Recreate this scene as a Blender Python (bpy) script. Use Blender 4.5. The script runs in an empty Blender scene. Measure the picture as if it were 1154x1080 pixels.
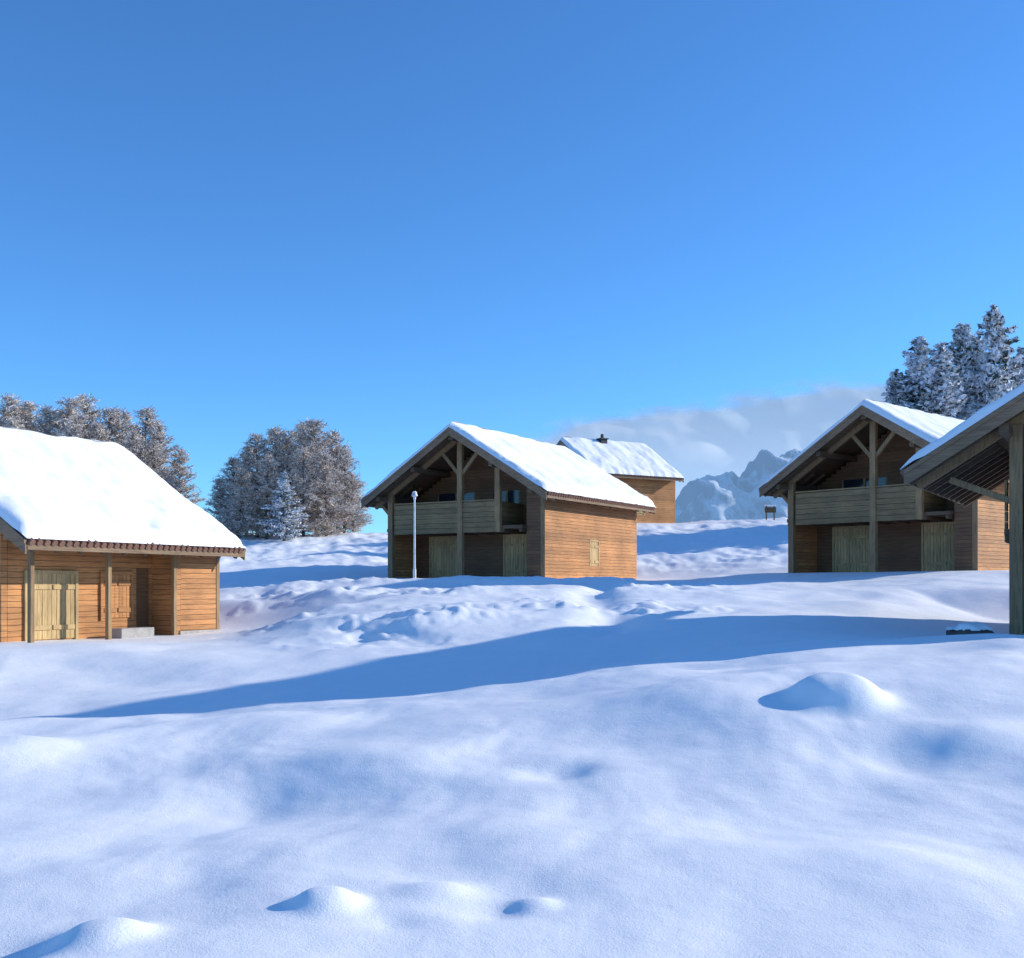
import bpy, math, random
import numpy as np
from mathutils import Vector, Matrix
random.seed(7)
sc=bpy.context.scene
COL=sc.collection
FPX=1237.0
# ---------------------------------------------------------------- materials
def nmat(name):
    m=bpy.data.materials.new(name); m.use_nodes=True
    nt=m.node_tree; b=nt.nodes['Principled BSDF']
    return m,nt,b
def N(nt,t,**k):
    n=nt.nodes.new(t)
    for a,v in k.items(): setattr(n,a,v)
    return n
def ramp(nt,stops):
    r=N(nt,'ShaderNodeValToRGB'); e=r.color_ramp.elements
    while len(e)<len(stops): e.new(0.5)
    for i,(p,c) in enumerate(stops):
        e[i].position=p; e[i].color=(c[0],c[1],c[2],1)
    return r
def noise(nt,vec,scale,detail=4,rough=.55):
    n=N(nt,'ShaderNodeTexNoise'); n.inputs['Scale'].default_value=scale
    n.inputs['Detail'].default_value=detail; n.inputs['Roughness'].default_value=rough
    nt.links.new(vec,n.inputs['Vector']); return n
def wood(name,base,vertical=False,var=.35,rough=.75):
    m,nt,b=nmat(name); L=nt.links
    tc=N(nt,'ShaderNodeTexCoord'); mp=N(nt,'ShaderNodeMapping')
    mp.inputs['Scale'].default_value=(14,14,1.2) if vertical else (1.1,1.1,22)
    L.new(tc.outputs['Object'],mp.inputs['Vector'])
    n1=noise(nt,mp.outputs['Vector'],1.6,6,.65)
    d=[c*.45 for c in base]; l=[min(1,c*1.35) for c in base]
    r=ramp(nt,[(.25,d),(.5,base),(.78,l)]); L.new(n1.outputs['Fac'],r.inputs['Fac'])
    n2=noise(nt,tc.outputs['Object'],.7,3)
    g=N(nt,'ShaderNodeNewGeometry')
    ma=N(nt,'ShaderNodeMath',operation='MULTIPLY_ADD'); L.new(g.outputs['Random Per Island'],ma.inputs[0])
    ma.inputs[1].default_value=var; ma.inputs[2].default_value=1-var/2
    mb=N(nt,'ShaderNodeMath',operation='MULTIPLY_ADD'); L.new(n2.outputs['Fac'],mb.inputs[0]); mb.inputs[1].default_value=1.1; mb.inputs[2].default_value=.45
    mc=N(nt,'ShaderNodeMath',operation='MULTIPLY'); L.new(ma.outputs[0],mc.inputs[0]); L.new(mb.outputs[0],mc.inputs[1])
    vm=N(nt,'ShaderNodeVectorMath',operation='SCALE'); L.new(r.outputs['Color'],vm.inputs[0]); L.new(mc.outputs[0],vm.inputs['Scale'])
    L.new(vm.outputs[0],b.inputs['Base Color']); b.inputs['Roughness'].default_value=rough
    bp=N(nt,'ShaderNodeBump'); bp.inputs['Strength'].default_value=.4; bp.inputs['Distance'].default_value=.02
    L.new(n1.outputs['Fac'],bp.inputs['Height']); L.new(bp.outputs[0],b.inputs['Normal'])
    return m
def plain(name,c,rough=.7,metal=0):
    m,nt,b=nmat(name); tc=N(nt,'ShaderNodeTexCoord'); n=noise(nt,tc.outputs['Object'],6,4)
    r=ramp(nt,[(.3,[x*.8 for x in c]),(.7,[min(1,x*1.15) for x in c])]); nt.links.new(n.outputs['Fac'],r.inputs['Fac'])
    nt.links.new(r.outputs['Color'],b.inputs['Base Color']); b.inputs['Roughness'].default_value=rough; b.inputs['Metallic'].default_value=metal
    return m
def snowmat(name,bs=(9,45),st=.35,dist=.03,fine=.35):
    m,nt,b=nmat(name); L=nt.links; tc=N(nt,'ShaderNodeTexCoord')
    n1=noise(nt,tc.outputs['Object'],bs[0],5,.6); n2=noise(nt,tc.outputs['Object'],bs[1],4,.7)
    r=ramp(nt,[(.3,(.91,.92,.93)),(.7,(.96,.96,.965))]); L.new(n1.outputs['Fac'],r.inputs['Fac']); L.new(r.outputs['Color'],b.inputs['Base Color'])
    b.inputs['Roughness'].default_value=.65; b.inputs['Specular IOR Level'].default_value=.3
    a=N(nt,'ShaderNodeMath',operation='MULTIPLY_ADD'); L.new(n2.outputs['Fac'],a.inputs[0]); a.inputs[1].default_value=fine; L.new(n1.outputs['Fac'],a.inputs[2])
    bp=N(nt,'ShaderNodeBump'); bp.inputs['Strength'].default_value=st; bp.inputs['Distance'].default_value=dist
    L.new(a.outputs[0],bp.inputs['Height']); L.new(bp.outputs[0],b.inputs['Normal'])
    return m
M_snow=snowmat('snow_ground',(3.2,75),.55,.022,.34)
M_rsnow=snowmat('snow_roof',(3,25),.4,.04)
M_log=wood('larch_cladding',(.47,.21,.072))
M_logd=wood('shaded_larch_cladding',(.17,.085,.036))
M_core=plain('cladding_gap',(.07,.04,.018))
M_dark=wood('weathered_timber',(.12,.075,.04))
M_beam=wood('post_timber',(.27,.17,.08),True)
M_pale=wood('pale_larch_boards',(.48,.33,.15),True,.2)
M_rail=wood('balcony_boards',(.24,.16,.07),False,.3)
M_fascia=wood('fascia_board',(.22,.14,.08),False,.25)
M_tile=plain('clay_tile',(.22,.11,.07))
M_stone=plain('plinth_concrete',(.35,.33,.31))
M_rock=plain('dark_rock',(.10,.09,.085),.9)
M_metal=plain('galvanised_metal',(.6,.62,.64),.4,.5)
M_dmetal=plain('dark_metal',(.05,.05,.055),.5,.6)
mg,ntg,bg=nmat('window_glass'); bg.inputs['Base Color'].default_value=(.02,.025,.035,1); bg.inputs['Roughness'].default_value=.08
M_glass=mg
# ---------------------------------------------------------------- mesh builder
class MB:
    def __init__(s): s.v=[]; s.f=[]
    def hexa(s,p):
        n=len(s.v); s.v+= [tuple(q) for q in p]
        s.f+=[(n,n+3,n+2,n+1),(n+4,n+5,n+6,n+7),(n,n+1,n+5,n+4),(n+1,n+2,n+6,n+5),(n+2,n+3,n+7,n+6),(n+3,n,n+4,n+7)]
    def box(s,x0,x1,y0,y1,z0,z1):
        s.hexa([(x0,y0,z0),(x1,y0,z0),(x1,y1,z0),(x0,y1,z0),(x0,y0,z1),(x1,y0,z1),(x1,y1,z1),(x0,y1,z1)])
    def beam(s,a,b,wd,ht,up=(0,0,1)):
        a=Vector(a);b=Vector(b);d=(b-a).normalized();u=Vector(up)
        if abs(d.dot(u))>.95: u=Vector((0,1,0))
        sd=d.cross(u).normalized()*wd/2; uu=sd.cross(d).normalized()*ht/2
        s.hexa([a-sd-uu,a+sd-uu,b+sd-uu,b-sd-uu,a-sd+uu,a+sd+uu,b+sd+uu,b-sd+uu])
    def cyl(s,a,b,r0,r1,n=8,cap=True):
        a=Vector(a);b=Vector(b);d=(b-a).normalized();u=Vector((0,0,1)) if abs(d.z)<.9 else Vector((1,0,0))
        p=d.cross(u).normalized();q=d.cross(p)
        k=len(s.v)
        for c,r in((a,r0),(b,r1)):
            for i in range(n):
                t=2*math.pi*i/n; s.v.append(tuple(c+(p*math.cos(t)+q*math.sin(t))*r))
        for i in range(n):
            j=(i+1)%n; s.f.append((k+i,k+j,k+n+j,k+n+i))
        if cap: s.f.append(tuple(k+i for i in range(n))[::-1]); s.f.append(tuple(k+n+i for i in range(n)))
    def obj(s,name,mat,parent=None,bevel=0,smooth=False):
        me=bpy.data.meshes.new(name); me.from_pydata(s.v,[],s.f); me.update()
        me.materials.append(mat)
        if smooth: me.shade_smooth()
        o=bpy.data.objects.new(name,me); COL.objects.link(o)
        if parent: o.parent=parent
        import bmesh
        bm=bmesh.new(); bm.from_mesh(me); bmesh.ops.recalc_face_normals(bm,faces=bm.faces); bm.to_mesh(me); bm.free()
        if bevel:
            m=o.modifiers.new('bevel','BEVEL'); m.width=bevel; m.segments=2; m.limit_method='ANGLE'
        return o
def empty(name,loc,rz=0):
    e=bpy.data.objects.new(name,None); e.location=loc; e.rotation_euler=(0,0,rz); e.empty_display_size=.5; COL.objects.link(e); return e
# ---------------------------------------------------------------- noise
rng=np.random.RandomState(11)
PERM=rng.permutation(512); GA=rng.rand(512)*2*np.pi
def gn(x,y):
    xi=np.floor(x).astype(int); yi=np.floor(y).astype(int); xf=x-xi; yf=y-yi
    def g(ix,iy,dx,dy):
        h=PERM[(PERM[ix&511]+iy)&511]; a=GA[h]; return np.cos(a)*dx+np.sin(a)*dy
    u=xf**3*(xf*(xf*6-15)+10); v=yf**3*(yf*(yf*6-15)+10)
    a=g(xi,yi,xf,yf);b=g(xi+1,yi,xf-1,yf);c=g(xi,yi+1,xf,yf-1);d=g(xi+1,yi+1,xf-1,yf-1)
    return (a+(b-a)*u)*(1-v)+(c+(d-c)*u)*v
def fbm(x,y,o=4,g=.5):
    s=0;a=1
    for i in range(o):
        s=s+a*gn(x*2**i+17.3*i,y*2**i-9.1*i); a*=g
    return s
def sst(a,b,x):
    t=np.clip((x-a)/(b-a),0,1); return t*t*(3-2*t)
# ---------------------------------------------------------------- terrain
# surveyed spot heights: x, y, z relative to eye level
cp=[]
def P(px,py,Y): cp.append(((px-577)/FPX*Y,Y,(660-py)/FPX*Y))
for a in [(577,1080,5),(0,1080,5),(1154,1080,5),(577,900,8.3),(0,950,7.6),(1154,890,8.2),(1000,800,10.5),
 (300,830,11.6),(0,850,11),(600,785,12.8),(850,747,14.5),(1154,722,16),(100,808,17),(350,785,18),(600,757,20),(850,728,21),(1010,722,21),
 (0,762,22),(120,726,26),(240,722,30),(20,724,25.5),(300,700,31),(500,690,29),(700,705,26),(1150,716,25),(1000,690,29),(1090,700,27),
 (300,668,40),(450,655,45),(540,655,47),(615,655,46.5),(700,657,52),(250,657,47),(900,648,48),(1000,648,44),(1100,646,40.5),(820,655,46),
 (340,607,75),(430,603,78),(260,622,66),(100,606,80),(0,605,80),(730,655,54),(800,625,65),(730,597,84),(800,588,92),(890,585,97),(1000,582,90),(1154,578,90),
 (1154,640,45),(500,608,80),(620,603,84)]: P(*a)
cp+=[(-30,5,-1.9),(30,5,-1.2),(0,-25,-2),(-60,40,-1),(60,40,.5),(-70,90,4.5),(75,90,7),(-30,26,-1.6),(40,25,-.8),(0,130,5.0),(60,130,6),(-60,130,4.5),(-35,-30,-2),(35,-30,-2)]
cp=np.array(cp)
def K(r2): return np.sqrt(r2+9.0)
D2=(cp[:,None,0]-cp[None,:,0])**2+(cp[:,None,1]-cp[None,:,1])**2
A=K(D2)+np.eye(len(cp))*-.06
mean=cp[:,2].mean()
WT=np.linalg.solve(A,cp[:,2]-mean)
PADS=[(-19.39,30.77,27,-1.45,8.4,6.8),(-5.72,51.69,31,.3,8.33,9.5),(12.2,48.09,48,.55,8.33,9.5),(10.82,24.07,31,-1.12,7.3,6.2),(2.86,92.2,60,4.96,8.33,7.1)]
# x, y, radius, height, profile exponent
MOUNDS=[(3.22,10.9,.42,.23,3.6),(-.98,5.75,.16,.085,3.2),(-.40,6.0,.17,.05,2.5),(-2.0,5.35,.20,.08,3),(.12,5.8,.11,.035,3),(.85,9.3,.55,.07,2),(-.62,5.5,.14,-.025,2),(-.12,5.7,.14,-.025,2),
 (4.0,9.6,.45,.06,2),(3.35,9.3,.4,-.07,2),(-5.0,10.6,.6,.14,3),(2.1,6.6,.5,.05,2),(-1.6,7.4,.8,.08,2),(-.3,7.6,.7,.06,2),(1.9,11.6,.9,.09,2),(4.6,8.4,.6,.09,2),(.40,9.2,.28,-.08,2),(-2.6,6.6,.6,.07,2),(-2.45,5.2,.25,-.08,2),
 (-2.1,9.0,.5,-.05,2),(-1.2,9.8,.9,.06,2),(5.0,9.8,.35,-.06,2)]
def H(x,y,detail=True):
    x=np.asarray(x,float); y=np.asarray(y,float); sh=x.shape; x=x.ravel(); y=y.ravel()
    r=np.hypot(x,y); k=np.minimum(1,125/np.maximum(r,1e-6)); cx=x*k; cy=y*k
    z=np.full(x.shape,mean)
    for i in range(len(cp)): z+=WT[i]*K((cx-cp[i,0])**2+(cy-cp[i,1])**2)
    far=sst(120,700,r); z=z*(1-far)+(-6+10*fbm(x/300,y/300,3))*far
    if detail:
        near=1-sst(60,130,r)
        fg=1-sst(15,22,y)
        wx=x+.8*gn(x/2.5+9,y/2.5); wy=y+.8*gn(x/2.5,y/2.5+4)
        z+=near*(.17*fbm(x/4.2,y/3.4,2,.4)*sst(3,9,r)+.035*fbm(x/1.5+5,y/1.5,2)*(1+.6*sst(20,40,r)))
        z+=fg*near*(.075*fbm(wx/1.9+3,wy/2.3,2,.45)+.010*fbm(wx/.45,wy/.6,2))*sst(2,7,r)
        # churned and ploughed snow in the middle
        k=x/np.maximum(y,1)
        m=sst(-.32,-.22,k)*(1-sst(.14,.24,k))*sst(23,28,y)*(1-sst(44,46.5,y))
        m=m*(.18+.82*sst(-.2,.35,fbm(x/4.5+2,y/3.5,2)))
        lump=.32*fbm(x/2.4,y/1.9,2,.5)+.11*np.abs(fbm(x/.9,y/.9,3,.5))+.07*sst(.12,.4,gn(x/.55,y/.55))
        z+=m*(lump-.02)
        z+=.28*np.exp(-((y-41.5+1.2*gn(x/5,y*0))/1.4)**2)*sst(-13,-9,x)*(1-sst(6,11,x))*(.7+.35*fbm(x/1.5,y/1.5,3))
        # hillside tracks
        m2=sst(54,62,y)*(1-sst(100,120,y)); z+=m2*(.22*fbm(x/4.5,y/7,3,.5)+.12*fbm(x/1.2,y/2,3,.6))
        # trodden path
        pth=np.abs(x-(1.2+ (y-26)*.26+1.0*np.sin(y*.3))); z-=.22*np.exp(-(pth/.7)**2)*sst(24,27,y)*(1-sst(44,48,y))
        for (mx,my,mr,mh,pw) in MOUNDS:
            d=np.hypot((x-mx)/1.1,y-my)/mr*(1+.12*gn(x*2.3,y*2.3)); z+=mh*np.exp(-np.abs(d)**pw)
    for (ox,oy,th,bz,w,d) in PADS:
        t=math.radians(th); dx=x-ox;dy=y-oy; lx=dx*math.cos(t)-dy*math.sin(t); ly=dx*math.sin(t)+dy*math.cos(t)
        q=np.maximum(np.maximum(-lx,lx-w),np.maximum(-ly,ly-d)); f=1-sst(.3,4.5,q)
        z=z*(1-f*.85)+f*.85*(bz+.02)
    return z.reshape(sh)
def H1(x,y,d=True): return float(H(np.array([x]),np.array([y]),d)[0])
ang=np.concatenate([np.radians(np.linspace(-37,37,640)),np.radians(np.linspace(37,323,90)[1:-1])])
rad=np.concatenate([np.geomspace(.6,4.5,14)[:-1],np.geomspace(4.5,110,560),np.geomspace(113,7000,50)])
Aa,Rr=np.meshgrid(ang,rad); GX=np.sin(Aa)*Rr; GY=np.cos(Aa)*Rr-1.0
GZ=H(GX,GY)
nr,na=GX.shape
V=np.stack([GX.ravel(),GY.ravel(),GZ.ravel()],1)
V=np.vstack([V,[[0,-1.0,H1(0,-1.0)]]])
i=np.arange(nr-1)[:,None]; j=np.arange(na)[None,:]; j2=(j+1)%na
Q=np.stack([i*na+j,i*na+j2,(i+1)*na+j2,(i+1)*na+j],-1).reshape(-1,4)[:,::-1]
T=np.stack([np.full(na,nr*na),(np.arange(na)+1)%na,np.arange(na)],1)[:,::-1]
me=bpy.data.meshes.new('snow_ground')
me.vertices.add(len(V)); me.vertices.foreach_set('co',V.ravel())
loops=np.concatenate([Q.ravel(),T.ravel()]); me.loops.add(len(loops)); me.loops.foreach_set('vertex_index',loops.astype(np.int32))
st=np.concatenate([np.arange(len(Q))*4,len(Q)*4+np.arange(len(T))*3]); me.polygons.add(len(st)); me.polygons.foreach_set('loop_start',st.astype(np.int32))
me.update(calc_edges=True); me.validate(); me.shade_smooth(); me.materials.append(M_snow)
g=bpy.data.objects.new('snow_ground',me); COL.objects.link(g)
if me.polygons[1000].normal.z<0: me.flip_normals()
# ---------------------------------------------------------------- chalet parts
SL=.6245
def courses(z0,z1,h=.15):
    n=max(1,round((z1-z0)/h)); 
    return [(z0+(z1-z0)*k/n, z0+(z1-z0)*(k+1)/n) for k in range(n)]
def wall(mb,core,mode,c,th,a0,a1,z0,z1,ops=(),lim=None):
    for (u,v) in courses(z0,z1):
        zm=(u+v)/2; b0,b1=a0,a1
        if lim: l,r=lim(v); b0=max(a0,l); b1=min(a1,r)
        if b1-b0<.05: continue
        segs=[(b0,b1)]
        for (p,q,w0,w1) in ops:
            if w0<zm<w1:
                ns=[]
                for (s,e) in segs:
                    if q<=s or p>=e: ns.append((s,e))
                    else:
                        if p>s: ns.append((s,p))
                        if q<e: ns.append((q,e))
                segs=ns
        for (s,e) in segs:
            jt=random.uniform(-.004,.004)
            if mode=='x':
                mb.box(s,e,c+jt,c+th+jt,u+.008,v-.004); core.box(s+.01,e-.01,c+.022,c+th-.022,u,v)
            else:
                mb.box(c+jt,c+th+jt,s,e,u+.008,v-.004); core.box(c+.022,c+th-.022,s+.01,e-.01,u,v)
def snow_slope(mb,xe,xr,ze,zr,y0,y1,T,seed,ny=80,nx=34):
    k=len(mb.v); L=math.hypot(xr-xe,zr-ze); Ly=y1-y0
    us=np.linspace(0,1,nx); vs=np.linspace(0,1,ny)
    for a,v in enumerate(vs):
        y=y0+v*Ly
        for b,u in enumerate(us):
            de=u*L; ds=min(v,1-v)*Ly
            t=T*(1-math.exp(-de/.12))*(1-math.exp(-ds/.10))
            nn=float(gn(np.array([y*.8+seed]),np.array([u*L*.7]))[0])*.45+float(gn(np.array([y*3+seed]),np.array([u*L*3]))[0])*.16
            t=max(.0,t*(1+nn*(1.3-u*.6)))+.01
            ex=-.05*math.copysign(1,xr-xe)*(1+2.4*float(gn(np.array([y*2.2+seed]),np.array([.5]))[0])) if b<3 else 0
            dz=.10*float(gn(np.array([y*1.1+seed]),np.array([u*2.0+3]))[0]) if 2<b<nx-1 else 0
            mb.v.append((xe+(xr-xe)*u+ex,y,ze+(zr-ze)*u+max(t+dz*min(1,ds*2),.01)))
    for a in range(ny-1):
        for b in range(nx-1):
            p=k+a*nx+b; mb.f.append((p,p+1,p+nx+1,p+nx))
def roof(par,xl,xr_,ze,y0,y1,T=.28,tiles=True,seed=0):
    xm=(xl+xr_)/2; zr=ze+(xm-xl)*SL; th=.16
    d=MB()
    d.hexa([(xl,y0,ze-th),(xm-.002,y0,zr-th),(xm-.002,y1,zr-th),(xl,y1,ze-th),(xl,y0,ze),(xm-.002,y0,zr),(xm-.002,y1,zr),(xl,y1,ze)])
    d.hexa([(xm+.002,y0,zr-th),(xr_,y0,ze-th),(xr_,y1,ze-th),(xm+.002,y1,zr-th),(xm+.002,y0,zr),(xr_,y0,ze),(xr_,y1,ze),(xm+.002,y1,zr)])
    d.obj('roof_deck',M_dark,par)
    f=MB()
    for yy in (y0-.045,y1+.005):
        for s in (0,1):
            xa,xb=(xl-.02,xm) if s==0 else (xm,xr_+.02)
            za,zb=(ze,zr) if s==0 else (zr,ze)
            f.hexa([(xa,yy,za-.30),(xb,yy,zb-.30),(xb,yy+.04,zb-.30),(xa,yy+.04,za-.30),(xa,yy,za+.03),(xb,yy,zb+.03),(xb,yy+.04,zb+.03),(xa,yy+.04,za+.03)])
            f.hexa([(xa,yy-.03 if yy<y1 else yy+.04,za-.05),(xb,yy-.03 if yy<y1 else yy+.04,zb-.05),(xb,yy-.002 if yy<y1 else yy+.068,zb-.05),(xa,yy-.002 if yy<y1 else yy+.068,za-.05),
                    (xa,yy-.03 if yy<y1 else yy+.04,za+.06),(xb,yy-.03 if yy<y1 else yy+.04,zb+.06),(xb,yy-.002 if yy<y1 else yy+.068,zb+.06),(xa,yy-.002 if yy<y1 else yy+.068,za+.06)])
    for x in (xl-.035,xr_+.005):
        f.box(x,x+.03,y0+.01,y1-.01,ze-.2,ze-.01)
    f.obj('fascia',M_fascia,par)
    # tile ends along both eaves
    t=MB(); n=int((y1-y0)/.22)
    for i in range(n):
        yy=y0+.11+i*(y1-y0-.1)/n
        for x,sg in((xl,-1),(xr_,1)):
            t.cyl((x+sg*.09,yy,ze-.03),(x-sg*.5,yy,ze+.34),.085,.085,8)
    t.obj('eave_tiles',M_tile,par,smooth=False)
    s=MB(); snow_slope(s,xl-.03,xm,ze+.06,zr+.06,y0-.05,y1+.05,T,seed); snow_slope(s,xr_+.03,xm,ze+.06,zr+.06,y0-.05,y1+.05,T,seed+9)
    o=s.obj('roof_snow',M_rsnow,par,smooth=True)
    # exposed rafters
    r=MB(); n=int((y1-y0)/.75)
    for i in range(n+1):
        yy=y0+.25+i*(y1-y0-.5)/n
        r.beam((xl+.05,yy,ze-th-.07+.05*SL),(xl+1.6,yy,ze-th-.07+1.6*SL),.09,.13,(0,0,1))
        r.beam((xr_-.05,yy,ze-th-.07+.05*SL),(xr_-1.6,yy,ze-th-.07+1.6*SL),.09,.13)
    r.obj('rafters',M_dark,par)
    return xm,zr
def board_door(par,name,mode,c,a0,a1,z0,z1,out,mat):
    b=MB(); n=max(3,int((a1-a0)/.14)); mid=(a0+a1)/2
    def bx(p,q,u,v,t0,t1):
        s0,s1=sorted((c+out*t0,c+out*t1))
        if mode=='x': b.box(p,q,s0,s1,u,v)
        else: b.box(s0,s1,p,q,u,v)
    for i in range(n):
        p=a0+(a1-a0)*i/n; q=a0+(a1-a0)*(i+1)/n
        bx(p+.006,q-.006,z0,z1,.012,.04+random.uniform(-.003,.003))
    for zz in (z0+.18*(z1-z0),z0+.80*(z1-z0)):
        bx(a0+.03,mid-.03,zz-.06,zz+.06,.045,.075); bx(mid+.03,a1-.03,zz-.06,zz+.06,.045,.075)
    bx(a0-.09,a0-.002,z0-.05,z1+.09,.01,.07); bx(a1+.002,a1+.09,z0-.05,z1+.09,.01,.07); bx(a0-.0,a1+.0,z1+.002,z1+.09,.01,.07)
    return b.obj(name,mat,par)
def window(par,mode,c,a0,a1,z0,z1):
    f=MB(); gl=MB(); m=(a0+a1)/2
    def bx(t,p,q,u,v,d0,d1):
        if mode=='x': t.box(p,q,c+d0,c+d1,u,v)
        else: t.box(c+d0,c+d1,p,q,u,v)
    for p,q,u,v in((a0,a0+.08,z0,z1),(a1-.08,a1,z0,z1),(m-.05,m+.05,z0+.08,z1-.08),(a0+.08,a1-.08,z0,z0+.08),(a0+.08,a1-.08,z1-.08,z1)):
        bx(f,p,q,u,v,.03,.11)
    bx(gl,a0+.02,a1-.02,z0+.02,z1-.02,.065,.075)
    f.obj('window_frame',M_beam,par); gl.obj('window_pane',M_glass,par)
def chalet(ox,oy,th,bz,w=8.33,d=9.5,ol=.73,orr=.75,fo=1.2,bo=.5,chim=None,seed=0,ze=3.58):
    par=empty('wooden_chalet',(ox,oy,bz),-math.radians(th))
    xl,xr=-ol,w+orr
    xm,zr=roof(par,xl,xr,ze,-fo,d+bo,seed=seed)
    und=.22
    def rz(x): return ze-und+(min(x-xl,xr-x))*SL
    def lim(z): 
        t=(z-(ze-und))/SL; return (xl+max(t,-99),xr-max(t,-99)) if t>0 else (-99,99)
    lg=MB(); co=MB(); fr=MB(); R=1.8
    wall(lg,co,'y',w-.18,.18,0,d,-.9,rz(w)-.02,[(.5*d-.45,.5*d+.45,.55,1.8)])
    wall(lg,co,'y',0,.18,0 if ol<1.5 else R,d,-.9,rz(0)-.02,[(.5*d-.45,.5*d+.45,.55,1.8)])
    wall(lg,co,'x',d-.2,.18,.19,w-.19,-.9,zr,[],lim)
    ops=[(.17*w,.43*w,2.4,4.15),(.55*w,.72*w,2.4,4.15)]
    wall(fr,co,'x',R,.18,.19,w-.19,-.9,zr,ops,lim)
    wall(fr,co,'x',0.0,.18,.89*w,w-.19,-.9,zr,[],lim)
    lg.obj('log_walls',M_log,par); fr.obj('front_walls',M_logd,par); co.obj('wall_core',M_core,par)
    for (a,b,u,v) in ops: window(par,'x',R,a,b,u,v)
    board_door(par,'side_shutter','y',w-.06,.5*d-.41,.5*d+.41,.6,1.75,1,M_pale)
    board_door(par,'side_shutter_left','y',.06,.5*d-.41,.5*d+.41,.6,1.75,-1,M_pale)
    board_door(par,'door_boards','x',R,.13*w,.33*w,.0,1.95,-1,M_pale)
    board_door(par,'garage_boards','x',R,.63*w,.87*w,.0,1.95,-1,M_pale)
    fl=MB(); yb=-.35
    fl.box(.01,.885*w,yb+.06,R-.01,2.2,2.34)
    for i in range(9): 
        x=.05+i*(.87*w-.1)/8; fl.box(x,x+.12,yb+.08,R-.01,2.04,2.198)
    fl.obj('balcony_floor',M_dark,par,)
    rl=MB(); xe=.74*w
    for (p,q) in((.06*w+.0,xm-.12),(xm+.12,xe-.1)):
        for kz in range(6):
            rl.box(p,q,yb-.02+random.uniform(-.004,.004),yb+.035,2.06+kz*.228,2.06+kz*.228+.212)
        rl.box(p,q,yb-.06,yb+.09,3.44,3.50)
    for kz in range(6):
        rl.box(xe-.03,xe+.03,yb+.12,R-.02,2.06+kz*.228,2.06+kz*.228+.212)
        rl.box(.01,.06,yb+.12,-.02,2.06+kz*.228,2.06+kz*.228+.212)
    rl.obj('balcony_rail',M_rail,par)
    p=MB(); hp=.13
    for x,z0,z1 in((.035*w,-.9,rz(.035*w)-.1),(xm,-.9,zr-.45),(xe,2.05,rz(xe)-.1)):
        p.box(x-hp,x+hp,yb-.08,yb+.14,z0,z1)
    p.box(w-.2,w+.015,-.03,-.004+.0,-.9,rz(w)-.05)
    p.box(-.015,.2,-.03,-.004,-.9,rz(0)-.05) if ol<1.5 else p.box(0,.2,R-.3,R-.02,-.9,rz(0)-.05)
    p.beam((xm,yb+.03,4.6),(xm-1.0,yb+.03,rz(xm-1.0)-.08),.12,.16); p.beam((xm,yb+.03,4.6),(xm+1.0,yb+.03,rz(xm+1.0)-.08),.12,.16)
    p.beam((.035*w,yb+.03,2.9),(.035*w-.55-max(0,ol-.73)*.7,yb+.03,rz(xl+.2)-.02),.1,.14)
    for s in(-1,1):
        xx=xl+.1 if s<0 else xr-.1
        p.beam((xx,yb+.03,rz(xx)-.06),(xm,yb+.03,rz(xm)-.06),.16,.2)
    p.obj('front_posts_and_truss',M_beam,par,bevel=.01)
    pu=MB()
    for x in(.1,.25*w,.75*w,w-.1):
        pu.box(x-.1,x+.1,-fo+.08,d+bo-.08,rz(x)-.27,rz(x)-.0-(.1*SL))
    pu.box(xm-.12,xm+.12,-fo+.08,d+bo-.08,zr-.5,zr-.24)
    pu.obj('purlins',M_dark,par)
    if chim:
        c=MB(); cx,cy,ct=chim; c.box(cx-.3,cx+.3,cy-.3,cy+.3,zr-1.2,zr+ct); c.box(cx-.38,cx+.38,cy-.38,cy+.38,zr+ct,zr+ct+.1); c.obj('chimney',M_dmetal,par)
        s=MB(); s.cyl((cx,cy,zr+ct+.1),(cx,cy,zr+ct+.45),.14,.12,10); s.obj('chimney_flue',M_dmetal,par)
    return par
chalet(*PADS[1][:4],seed=3)
chalet(*PADS[2][:4],seed=21)
chalet(*PADS[3][:4],w=7.3,d=6.2,ol=1.87,seed=33)
chalet(*PADS[4][:4],d=7.1,bo=.2,seed=41,chim=(4.5,2.6,.3))
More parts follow.
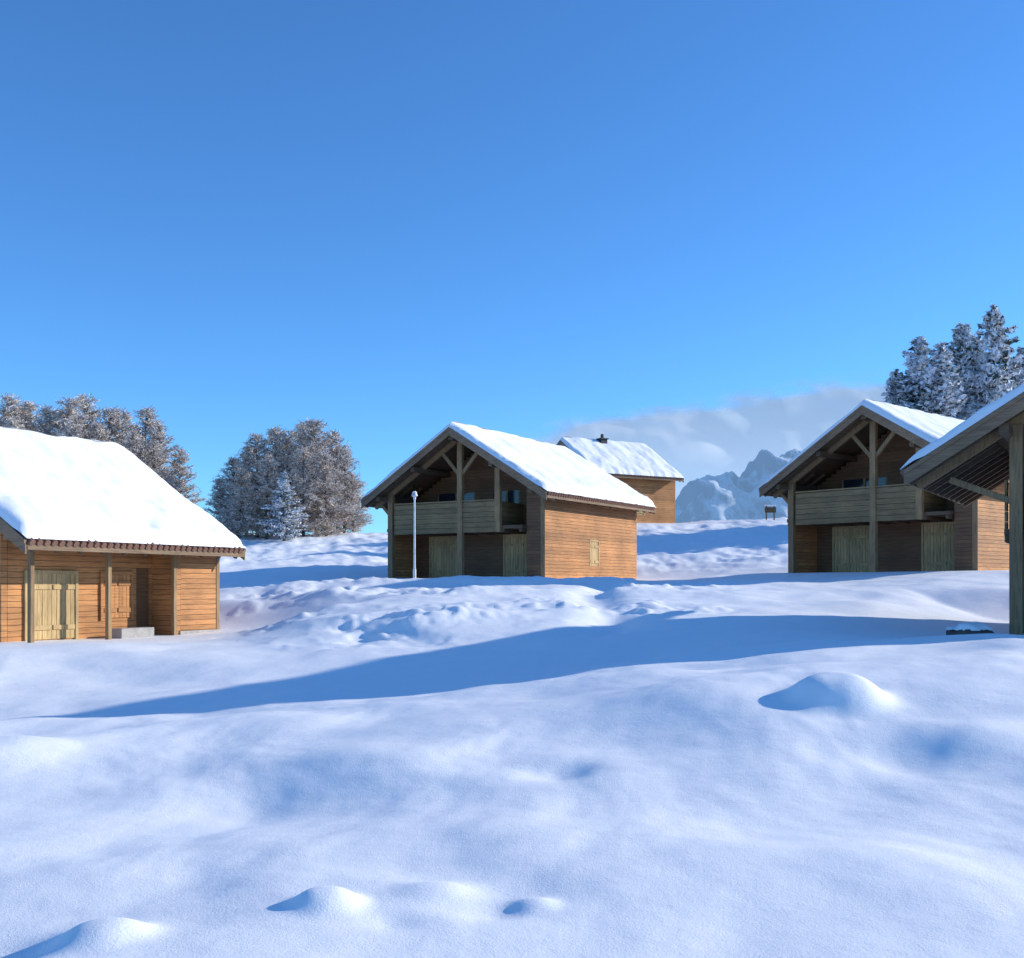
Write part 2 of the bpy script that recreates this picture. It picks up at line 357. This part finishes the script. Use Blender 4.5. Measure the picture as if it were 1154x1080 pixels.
# ---- low chalet on the left with a porch along its eave side
def low_chalet(ox,oy,th,bz):
    w,d=8.4,6.8; ze=2.5; fo,bo=.6,.3; ol=orr=.7
    par=empty('wooden_chalet',(ox,oy,bz),-math.radians(th))
    xl,xr=-ol,w+orr; xm,zr=roof(par,xl,xr,ze,-fo,d+bo,T=.32,seed=55)
    und=.22
    def rz(x): return ze-und+(min(x-xl,xr-x))*SL
    def lim(z):
        t=(z-(ze-und))/SL; return (xl+t,xr-t) if t>0 else (-99,99)
    lg=MB();co=MB(); rc=w-.95; yb=5.05
    wall(lg,co,'y',rc-.18,.18,.19,yb,-.9,rz(rc)-.02,[(4.45,4.98,-.1,1.9)])
    wall(lg,co,'y',w-.18,.18,yb+.16,d,-.9,rz(w)-.02)
    wall(lg,co,'x',yb,.16,rc+.005,w-.0,-.9,rz(w)-.05)
    wall(lg,co,'y',0,.18,0,d,-.9,rz(0)-.02)
    wall(lg,co,'x',d-.2,.18,.19,w-.19,-.9,zr,[],lim)
    wall(lg,co,'x',0,.18,.0,rc,-.9,zr,[],lim)
    lg.obj('log_walls',M_log,par); co.obj('wall_core',M_core,par)
    board_door(par,'double_door','y',rc,.75,2.25,.05,1.75,1,M_pale)
    board_door(par,'shutter','y',rc,3.2,4.2,.55,1.75,1,M_log)
    dk=MB(); dk.box(rc-.12,rc-.07,4.4,5.0,-.1,1.95); dk.obj('entrance_door',M_logd,par)
    p=MB()
    for y in(.15,2.6,5.0): p.box(w-.11,w+.01,y-.06,y+.06,-.9,rz(w)-.16)
    p.box(w-.16,w+.04,-fo+.05,d+bo-.05,rz(w)-.155,rz(w)-.0)
    p.box(w-.02,w+.02,d-.12,d+.02,-.9,rz(w)-.16)
    p.obj('porch_posts',M_beam,par,bevel=.01)
    pl=MB(); pl.box(w-.2,w+.05,yb+.1,d+.05,-.9,.14); pl.box(w-.5,w-.1,3.1,4.3,-.5,.28); pl.obj('plinth',M_stone,par,bevel=.02)
    pu=MB()
    for x in(.1,.25*w,.75*w): pu.box(x-.1,x+.1,-fo+.08,d+bo-.08,rz(x)-.27,rz(x)-.0-(.1*SL))
    pu.box(xm-.12,xm+.12,-fo+.08,d+bo-.08,zr-.5,zr-.24); pu.obj('purlins',M_dark,par)
low_chalet(*PADS[0][:4])
# ---------------------------------------------------------------- street lamp
def lamp(x,y):
    z=H1(x,y); par=empty('street_lamp',(x,y,z))
    m=MB(); m.cyl((0,0,-.3),(0,0,.5),.07,.065,12); m.cyl((0,0,.5),(0,0,3.3),.045,.035,12); m.cyl((0,0,3.27),(0,0,3.35),.055,.055,12)
    m.obj('pole',M_metal,par,smooth=False)
    h=MB(); h.cyl((0,0,3.35),(0,0,3.4),.07,.13,14); h.cyl((0,0,3.4),(0,0,3.52),.13,.08,14); h.obj('lamp_head',M_metal,par)
    s=MB(); s.cyl((0,0,3.52),(0,0,3.58),.10,.05,12); s.obj('snow_cap',M_rsnow,par,smooth=True)
lamp(-3.87,43.6)
# ---------------------------------------------------------------- signpost on the far slope
def signpost(x,y):
    z=H1(x,y); par=empty('wooden_signpost',(x,y,z)); p=MB()
    p.box(-.35,-.27,-.05,.05,-.4,1.2); p.box(.27,.35,-.05,.05,-.4,1.2); p.obj('posts',M_dark,par)
    b=MB(); b.box(-.45,.45,-.09,-.055,.65,1.1); b.obj('board',M_dark,par); s=MB(); s.box(-.47,.47,-.11,.07,1.202,1.28); s.obj('snow_cap',M_rsnow,par,bevel=.03)
signpost((868-577)/FPX*88,88)
# ---------------------------------------------------------------- boulder beside the nearest chalet
def boulder(x,y,sx,sy,sz,zz):
    import bmesh
    par=empty('snow_capped_boulder',(x,y,zz))
    for nm,mat,cut,off in(('rock',M_rock,None,0),('snow_cap',M_rsnow,.15,.05)):
        bm=bmesh.new(); bmesh.ops.create_icosphere(bm,subdivisions=4,radius=1)
        for v in bm.verts:
            c=v.co.copy(); n=float(gn(np.array([c.x*1.7+c.z]),np.array([c.y*1.7-c.z]))[0])*.35
            v.co=Vector((c.x*sx,c.y*sy,c.z*sz))*(1+n)+Vector((0,0,off))
        if cut is not None: bmesh.ops.delete(bm,geom=[v for v in bm.verts if v.co.z<sz*.6],context='VERTS')
        me=bpy.data.meshes.new(nm); bm.to_mesh(me); bm.free(); me.materials.append(mat); me.shade_smooth()
        o=bpy.data.objects.new(nm,me); COL.objects.link(o); o.parent=par
boulder(9.75,23.4,.5,.4,.26,H1(9.75,23.4)+.0)
# ---------------------------------------------------------------- trees
def foliage_mat(name,dark,light,snow,amt,sc=1.2):
    m,nt,b=nmat(name); L=nt.links; g=N(nt,'ShaderNodeNewGeometry'); tc=N(nt,'ShaderNodeTexCoord')
    n=noise(nt,tc.outputs['Object'],sc,3); r=ramp(nt,[(0,dark),(1,light)]); L.new(g.outputs['Random Per Island'],r.inputs['Fac'])
    a=N(nt,'ShaderNodeMath',operation='MULTIPLY_ADD'); L.new(g.outputs['Random Per Island'],a.inputs[0]); a.inputs[1].default_value=.5; L.new(n.outputs['Fac'],a.inputs[2])
    r2=ramp(nt,[(1-amt-.12,(0,0,0)),(1-amt+.12,(1,1,1))]); L.new(a.outputs[0],r2.inputs['Fac'])
    mx=N(nt,'ShaderNodeMix',data_type='RGBA'); L.new(r2.outputs['Color'],mx.inputs['Factor']); L.new(r.outputs['Color'],mx.inputs['A']); mx.inputs['B'].default_value=(*snow,1)
    L.new(mx.outputs['Result'],b.inputs['Base Color']); b.inputs['Roughness'].default_value=.85
    return m
M_twig=foliage_mat('frosted_twigs',(.25,.165,.11),(.42,.30,.215),(.72,.65,.59),.36,.5)
M_bark=plain('bark',(.11,.08,.06),.9)
M_needle=foliage_mat('snowy_needles',(.03,.055,.04),(.08,.12,.09),(.8,.83,.88),.33,.8)
def larch_mesh(seed,h=10,R=2.6,nl=120):
    rd=random.Random(seed); t=MB(); lean=Vector((rd.uniform(-.03,.03),rd.uniform(-.03,.03),1))
    t.cyl((0,0,-.5),lean*h*.5,.17,.10,7); t.cyl(lean*h*.5,lean*h*.98,.10,.015,6)
    v=[];f=[]
    def blade(a,b,w):
        d=b-a; s=d.cross(Vector((rd.uniform(-1,1),rd.uniform(-1,1),rd.uniform(-1,1))))
        if s.length<1e-5: return
        s=s.normalized()*w; k=len(v); v.extend([tuple(a-s),tuple(a+s),tuple(b+s*.4),tuple(b-s*.4)]); f.append((k,k+1,k+2,k+3))
    for i in range(nl):
        u=.05+.94*(i+rd.random())/nl
        prof=min(1,(u)*3.2+.35)*(1-u)**.72*1.2
        Lb=R*prof*rd.uniform(.6,1.2)+.2; a=rd.uniform(0,2*math.pi)+i*2.4
        up=rd.uniform(-.1,.3)+.5*u; dr=Vector((math.cos(a),math.sin(a),up)).normalized()
        p0=lean*(h*u); p=p0.copy(); ns=5; pts=[p0]
        for k in range(ns):
            dr=(dr+Vector((rd.uniform(-.15,.15),rd.uniform(-.15,.15),rd.uniform(-.1,.16)))).normalized(); p=p+dr*Lb/ns; pts.append(p.copy())
        t.cyl(pts[0],pts[2],.035,.022,4,False); t.cyl(pts[2],pts[5],.022,.008,4,False)
        nt_=int(7+Lb*9)
        for k in range(nt_):
            s=rd.uniform(.1,1)*ns; q=int(min(ns-1,s)); base=pts[q].lerp(pts[q+1],s-q)
            d=(dr*.6+Vector((rd.uniform(-1,1),rd.uniform(-1,1),rd.uniform(-.7,.8)))).normalized(); l=rd.uniform(.2,.55)
            e=base+d*l; blade(base,e,.026)
            for c in range(3):
                q2=base.lerp(e,rd.uniform(.2,1)); d2=(d*.5+Vector((rd.uniform(-1,1),rd.uniform(-1,1),rd.uniform(-.8,.8)))).normalized()
                blade(q2,q2+d2*rd.uniform(.14,.34),.026)
    return t,(v,f)
def conifer_mesh(seed,h=13,R=3.0,nl=120,droop=.35,size=.18):
    rd=random.Random(seed); t=MB()
    t.cyl((0,0,-1),(0,0,h*.55),.24,.13,8); t.cyl((0,0,h*.55),(0,0,h*.99),.13,.015,6)
    v=[];f=[];sv=[];sf=[]
    def card(V_,F_,c,n,r):
        n=n.normalized(); a=n.cross(Vector((rd.uniform(-1,1),rd.uniform(-1,1),rd.uniform(-1,1))))
        if a.length<1e-4: return
        a=a.normalized()*r; b=n.cross(a)*rd.uniform(.3,.65); k=len(V_)
        V_.extend([tuple(c-a),tuple(c-b*.8),tuple(c+a*rd.uniform(.8,1.3)),tuple(c+b)]); F_.append((k,k+1,k+2,k+3))
    for i in range(nl):
        u=.10+.9*(i+rd.random())/nl
        Lb=R*((1-u)**.7)*rd.uniform(.4,1.25)*min(1,u*4)+.2; a=i*2.4+rd.uniform(-.5,.5)
        dr=Vector((math.cos(a),math.sin(a),.3-droop*(1-u))).normalized(); ns=6; p=Vector((0,0,h*u)); pts=[p.copy()]
        for k in range(ns):
            dr=(dr+Vector((rd.uniform(-.1,.1),rd.uniform(-.1,.1),-.06*droop*3+.03*k))).normalized(); p=p+dr*Lb/ns; pts.append(p.copy())
        t.cyl(pts[0],pts[3],.05,.03,5,False); t.cyl(pts[3],pts[6],.03,.01,4,False)
        side=Vector((-math.sin(a),math.cos(a),0))
        for k in range(int(12+Lb*30)):
            s=rd.uniform(.12,1)*ns; q=int(min(ns-1,s)); b=pts[q].lerp(pts[q+1],s-q)
            spread=.32*Lb*(1-s/ns*.7)
            off=side*rd.gauss(0,.5)*spread; c=b+off+Vector((0,0,-abs(rd.gauss(0,.12))-.12*off.length))
            card(v,f,c,Vector((rd.uniform(-1,1),rd.uniform(-1,1),rd.uniform(-.3,1))),rd.uniform(.7,1.4)*size)
            if rd.random()<.5: card(sv,sf,c+Vector((0,0,.09)),Vector((rd.uniform(-.7,.7),rd.uniform(-.7,.7),1)),rd.uniform(.6,1.2)*size)
    return t,(v,f),(sv,sf)
def mk(name,vf,mat,smooth=False):
    me=bpy.data.meshes.new(name); me.from_pydata(vf[0],[],vf[1]); me.materials.append(mat); me.update(); return me
def tb(t,name):
    return mk(name,(t.v,t.f),M_bark)
LV=[]
for s in range(4):
    t,b=larch_mesh(100+s,10,2.5+.25*(s%3)); LV.append((tb(t,'larch_trunk'),mk('larch_twigs',b,M_twig)))
CV=[]
for s in range(3):
    t,b,sn=conifer_mesh(200+s,13,[3.2,3.8,2.8][s]); CV.append((tb(t,'conifer_trunk'),mk('conifer_needles',b,M_needle),mk('conifer_snow',sn,M_rsnow)))
def put(name,parts,pn,x,y,ztop,h0,wide=1,rz=0,base=None):
    z=H1(x,y,False)-.2 if base is None else base; s=(ztop-z)/h0
    e=empty(name,(x,y,z),rz); e.scale=(s*wide,s*wide,s)
    for me_,n in zip(parts,pn):
        o=bpy.data.objects.new(n,me_); COL.objects.link(o); o.parent=e
rr=random.Random(5)
def larch(px,py,Y,wide=1.0):
    put('larch_tree',LV[rr.randrange(4)],('trunk','twigs'),(px-577)/FPX*Y,Y,(660-py)/FPX*Y,10,wide,rr.uniform(0,6.28))
for a in [(-60,466,84),(-30,455,88),(-8,462,84),(10,450,86),(24,465,90),(38,456,90),(56,462,85),(75,452,84),(100,450,88),(120,462,84),(140,466,90),(160,462,86),(182,480,84),(203,508,86),(20,474,80),(88,474,79),(112,480,80),(150,488,79),(172,500,80),(-45,470,79)]: larch(*a,wide=1.15)
for a in [(248,540,82),(262,518,80),(278,505,84),(290,492,79),(308,484,83),(326,488,80),(341,478,82),(357,476,80),(374,488,83),(388,508,80),(398,535,79),(342,506,76),(270,530,76),(368,512,76),(300,515,76)]: larch(*a,wide=1.25)
def conifer(px,py,Y,k,wide=1.0):
    put('snowy_conifer_tree',CV[k],('trunk','needles','snow_load'),(px-577)/FPX*Y,Y,(660-py)/FPX*Y,13,wide,rr.uniform(0,6.28))
conifer(320,532,73,0,1.5)
for a in [(1036,380,80,0,1.25),(1085,366,82,1,1.1),(1120,346,76,1,1.0),(1010,418,80,2,1.4),(1152,392,80,0,1.15),(1060,388,74,2,1.4),(1185,380,80,2,1.4),(1100,380,78,0,1.0)]: conifer(*a)
# ---------------------------------------------------------------- mountains
def mountains():
    xs=np.linspace(-200,2600,420); ys=np.linspace(2500,3900,140); X,Y=np.meshgrid(xs,ys)
    c=np.interp(X,[-200,300,430,500,545,590,640,720,770,820,1000,1400,2600],[0,100,215,325,362,350,345,395,405,400,400,370,300])*.98
    prof=np.clip(1-np.abs(Y-3150)/650,0,1)
    rid=1-np.abs(fbm(X/200,Y/330,5,.5))*1.3
    z=c*prof**.9*(.84+.20*rid)+20*fbm(X/50,Y/60,3,.5)*prof-8
    m=MB(); m.v=[tuple(p) for p in np.stack([X.ravel(),Y.ravel(),z.ravel()],1)]
    nx=len(xs)
    m.f=[(a*nx+b,a*nx+b+1,(a+1)*nx+b+1,(a+1)*nx+b) for a in range(len(ys)-1) for b in range(nx-1)]
    mt,nt,b=nmat('hazy_mountain'); L=nt.links; g=N(nt,'ShaderNodeNewGeometry'); tc=N(nt,'ShaderNodeTexCoord')
    mp=N(nt,'ShaderNodeMapping'); mp.inputs['Scale'].default_value=(2.0,.6,.6); L.new(tc.outputs['Object'],mp.inputs[0])
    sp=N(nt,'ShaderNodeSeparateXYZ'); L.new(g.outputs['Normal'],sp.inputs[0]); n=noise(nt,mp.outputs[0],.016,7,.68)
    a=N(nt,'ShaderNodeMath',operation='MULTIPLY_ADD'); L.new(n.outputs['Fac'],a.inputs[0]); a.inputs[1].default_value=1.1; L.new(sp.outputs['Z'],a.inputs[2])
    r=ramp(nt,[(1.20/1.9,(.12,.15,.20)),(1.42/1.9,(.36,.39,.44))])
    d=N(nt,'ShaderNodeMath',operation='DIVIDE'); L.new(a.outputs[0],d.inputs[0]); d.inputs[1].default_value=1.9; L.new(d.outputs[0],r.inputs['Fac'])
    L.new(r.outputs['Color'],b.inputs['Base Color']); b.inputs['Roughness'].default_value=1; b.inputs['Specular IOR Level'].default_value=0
    # distance haze painted as a faint blue glow in place of air light
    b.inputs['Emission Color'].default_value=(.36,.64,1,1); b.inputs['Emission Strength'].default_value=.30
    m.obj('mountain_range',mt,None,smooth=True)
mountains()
def clouds():
    xs=np.linspace(-1500,5200,280); ts=np.linspace(0,1,80); X,Tt=np.meshgrid(xs,ts)
    Yc=6000
    top=np.interp(X,[-1500,-500,-100,0,370,850,1330,1830,2150,3000,5200],[400,700,850,920,1030,1100,1180,1260,1300,1350,1270])
    z=-50+Tt*(top+110)+0*X
    bul=fbm(X/800,z/420,3,.4); y=Yc+900*Tt**2-120*bul
    z=z+22*fbm(X/300,z/300+7,3)*Tt
    me=bpy.data.meshes.new('cloud_bank'); nx=len(xs)
    me.from_pydata([tuple(p) for p in np.stack([X.ravel(),y.ravel(),z.ravel()],1)],[],[(a*nx+b,a*nx+b+1,(a+1)*nx+b+1,(a+1)*nx+b) for a in range(len(ts)-1) for b in range(nx-1)])
    at=me.attributes.new('dens','FLOAT','POINT')
    dn=(1-Tt)*6.5+.6*fbm(X/380,z/120,5,.55)*sst(0,.5,(1-Tt)*6.5)
    dn=np.clip(dn,0,1)*sst(-450,350,X+150*fbm(X/500,z/200,3)-(z-700)*.3)*(1-sst(4300,5100,X))
    at.data.foreach_set('value',dn.ravel().astype(np.float32)); me.shade_smooth()
    mt,nt,b=nmat('cloud'); L=nt.links; nt.nodes.remove(b); out=nt.nodes['Material Output']
    d=N(nt,'ShaderNodeBsdfDiffuse'); d.inputs['Color'].default_value=(.88,.88,.88,1); t=N(nt,'ShaderNodeBsdfTranslucent'); t.inputs['Color'].default_value=(.9,.9,.9,1)
    m1=N(nt,'ShaderNodeMixShader'); m1.inputs[0].default_value=.5; L.new(d.outputs[0],m1.inputs[1]); L.new(t.outputs[0],m1.inputs[2])
    # added glow lightens the back-lit cloud, standing in for scattered light
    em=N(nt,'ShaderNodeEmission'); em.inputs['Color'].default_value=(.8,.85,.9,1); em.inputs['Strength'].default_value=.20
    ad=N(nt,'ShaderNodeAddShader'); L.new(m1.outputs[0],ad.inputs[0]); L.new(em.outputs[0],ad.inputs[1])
    tr=N(nt,'ShaderNodeBsdfTransparent'); m2=N(nt,'ShaderNodeMixShader'); a=N(nt,'ShaderNodeAttribute'); a.attribute_name='dens'
    mr=N(nt,'ShaderNodeMapRange'); mr.inputs['From Min'].default_value=0; mr.inputs['From Max'].default_value=1; mr.inputs['To Max'].default_value=.9; mr.interpolation_type='SMOOTHSTEP'
    L.new(a.outputs['Fac'],mr.inputs['Value']); L.new(mr.outputs[0],m2.inputs[0]); L.new(tr.outputs[0],m2.inputs[1]); L.new(ad.outputs[0],m2.inputs[2]); L.new(m2.outputs[0],out.inputs['Surface'])
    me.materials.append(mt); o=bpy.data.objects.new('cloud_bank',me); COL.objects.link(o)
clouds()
# ---------------------------------------------------------------- light
AZ=14; EL=20.5
s=Vector((math.cos(math.radians(AZ))*math.cos(math.radians(EL)),math.sin(math.radians(AZ))*math.cos(math.radians(EL)),math.sin(math.radians(EL))))
ld=bpy.data.lights.new('sun','SUN'); ld.energy=5; ld.angle=math.radians(.6); ld.color=(1,.94,.82)
lo=bpy.data.objects.new('sun',ld); lo.rotation_euler=s.to_track_quat('Z','Y').to_euler(); lo.location=(60,20,40); COL.objects.link(lo)
w=bpy.data.worlds.new('World'); sc.world=w; w.use_nodes=True; nt=w.node_tree; bgn=nt.nodes['Background']
sk=nt.nodes.new('ShaderNodeTexSky'); sk.sky_type='NISHITA'; sk.sun_disc=False; sk.sun_elevation=math.radians(EL); sk.sun_rotation=math.radians(90-AZ)
sk.altitude=1500; sk.air_density=1.0; sk.dust_density=.2; sk.ozone_density=3
vm=nt.nodes.new('ShaderNodeVectorMath'); vm.operation='MULTIPLY'; vm.inputs[1].default_value=(.60,1.10,1.55)
nt.links.new(sk.outputs[0],vm.inputs[0]); nt.links.new(vm.outputs[0],bgn.inputs[0]); bgn.inputs[1].default_value=.148
sc.view_settings.view_transform='Standard'; sc.view_settings.look='None'; sc.view_settings.exposure=0
# ---------------------------------------------------------------- camera
cd=bpy.data.cameras.new('camera'); cd.sensor_width=36; cd.lens=FPX/1154*36; cd.shift_y=120/1154; cd.clip_end=20000; cd.clip_start=.1
co_=bpy.data.objects.new('camera',cd); co_.location=(0,0,0); co_.rotation_euler=(math.radians(90),0,0); COL.objects.link(co_); sc.camera=co_
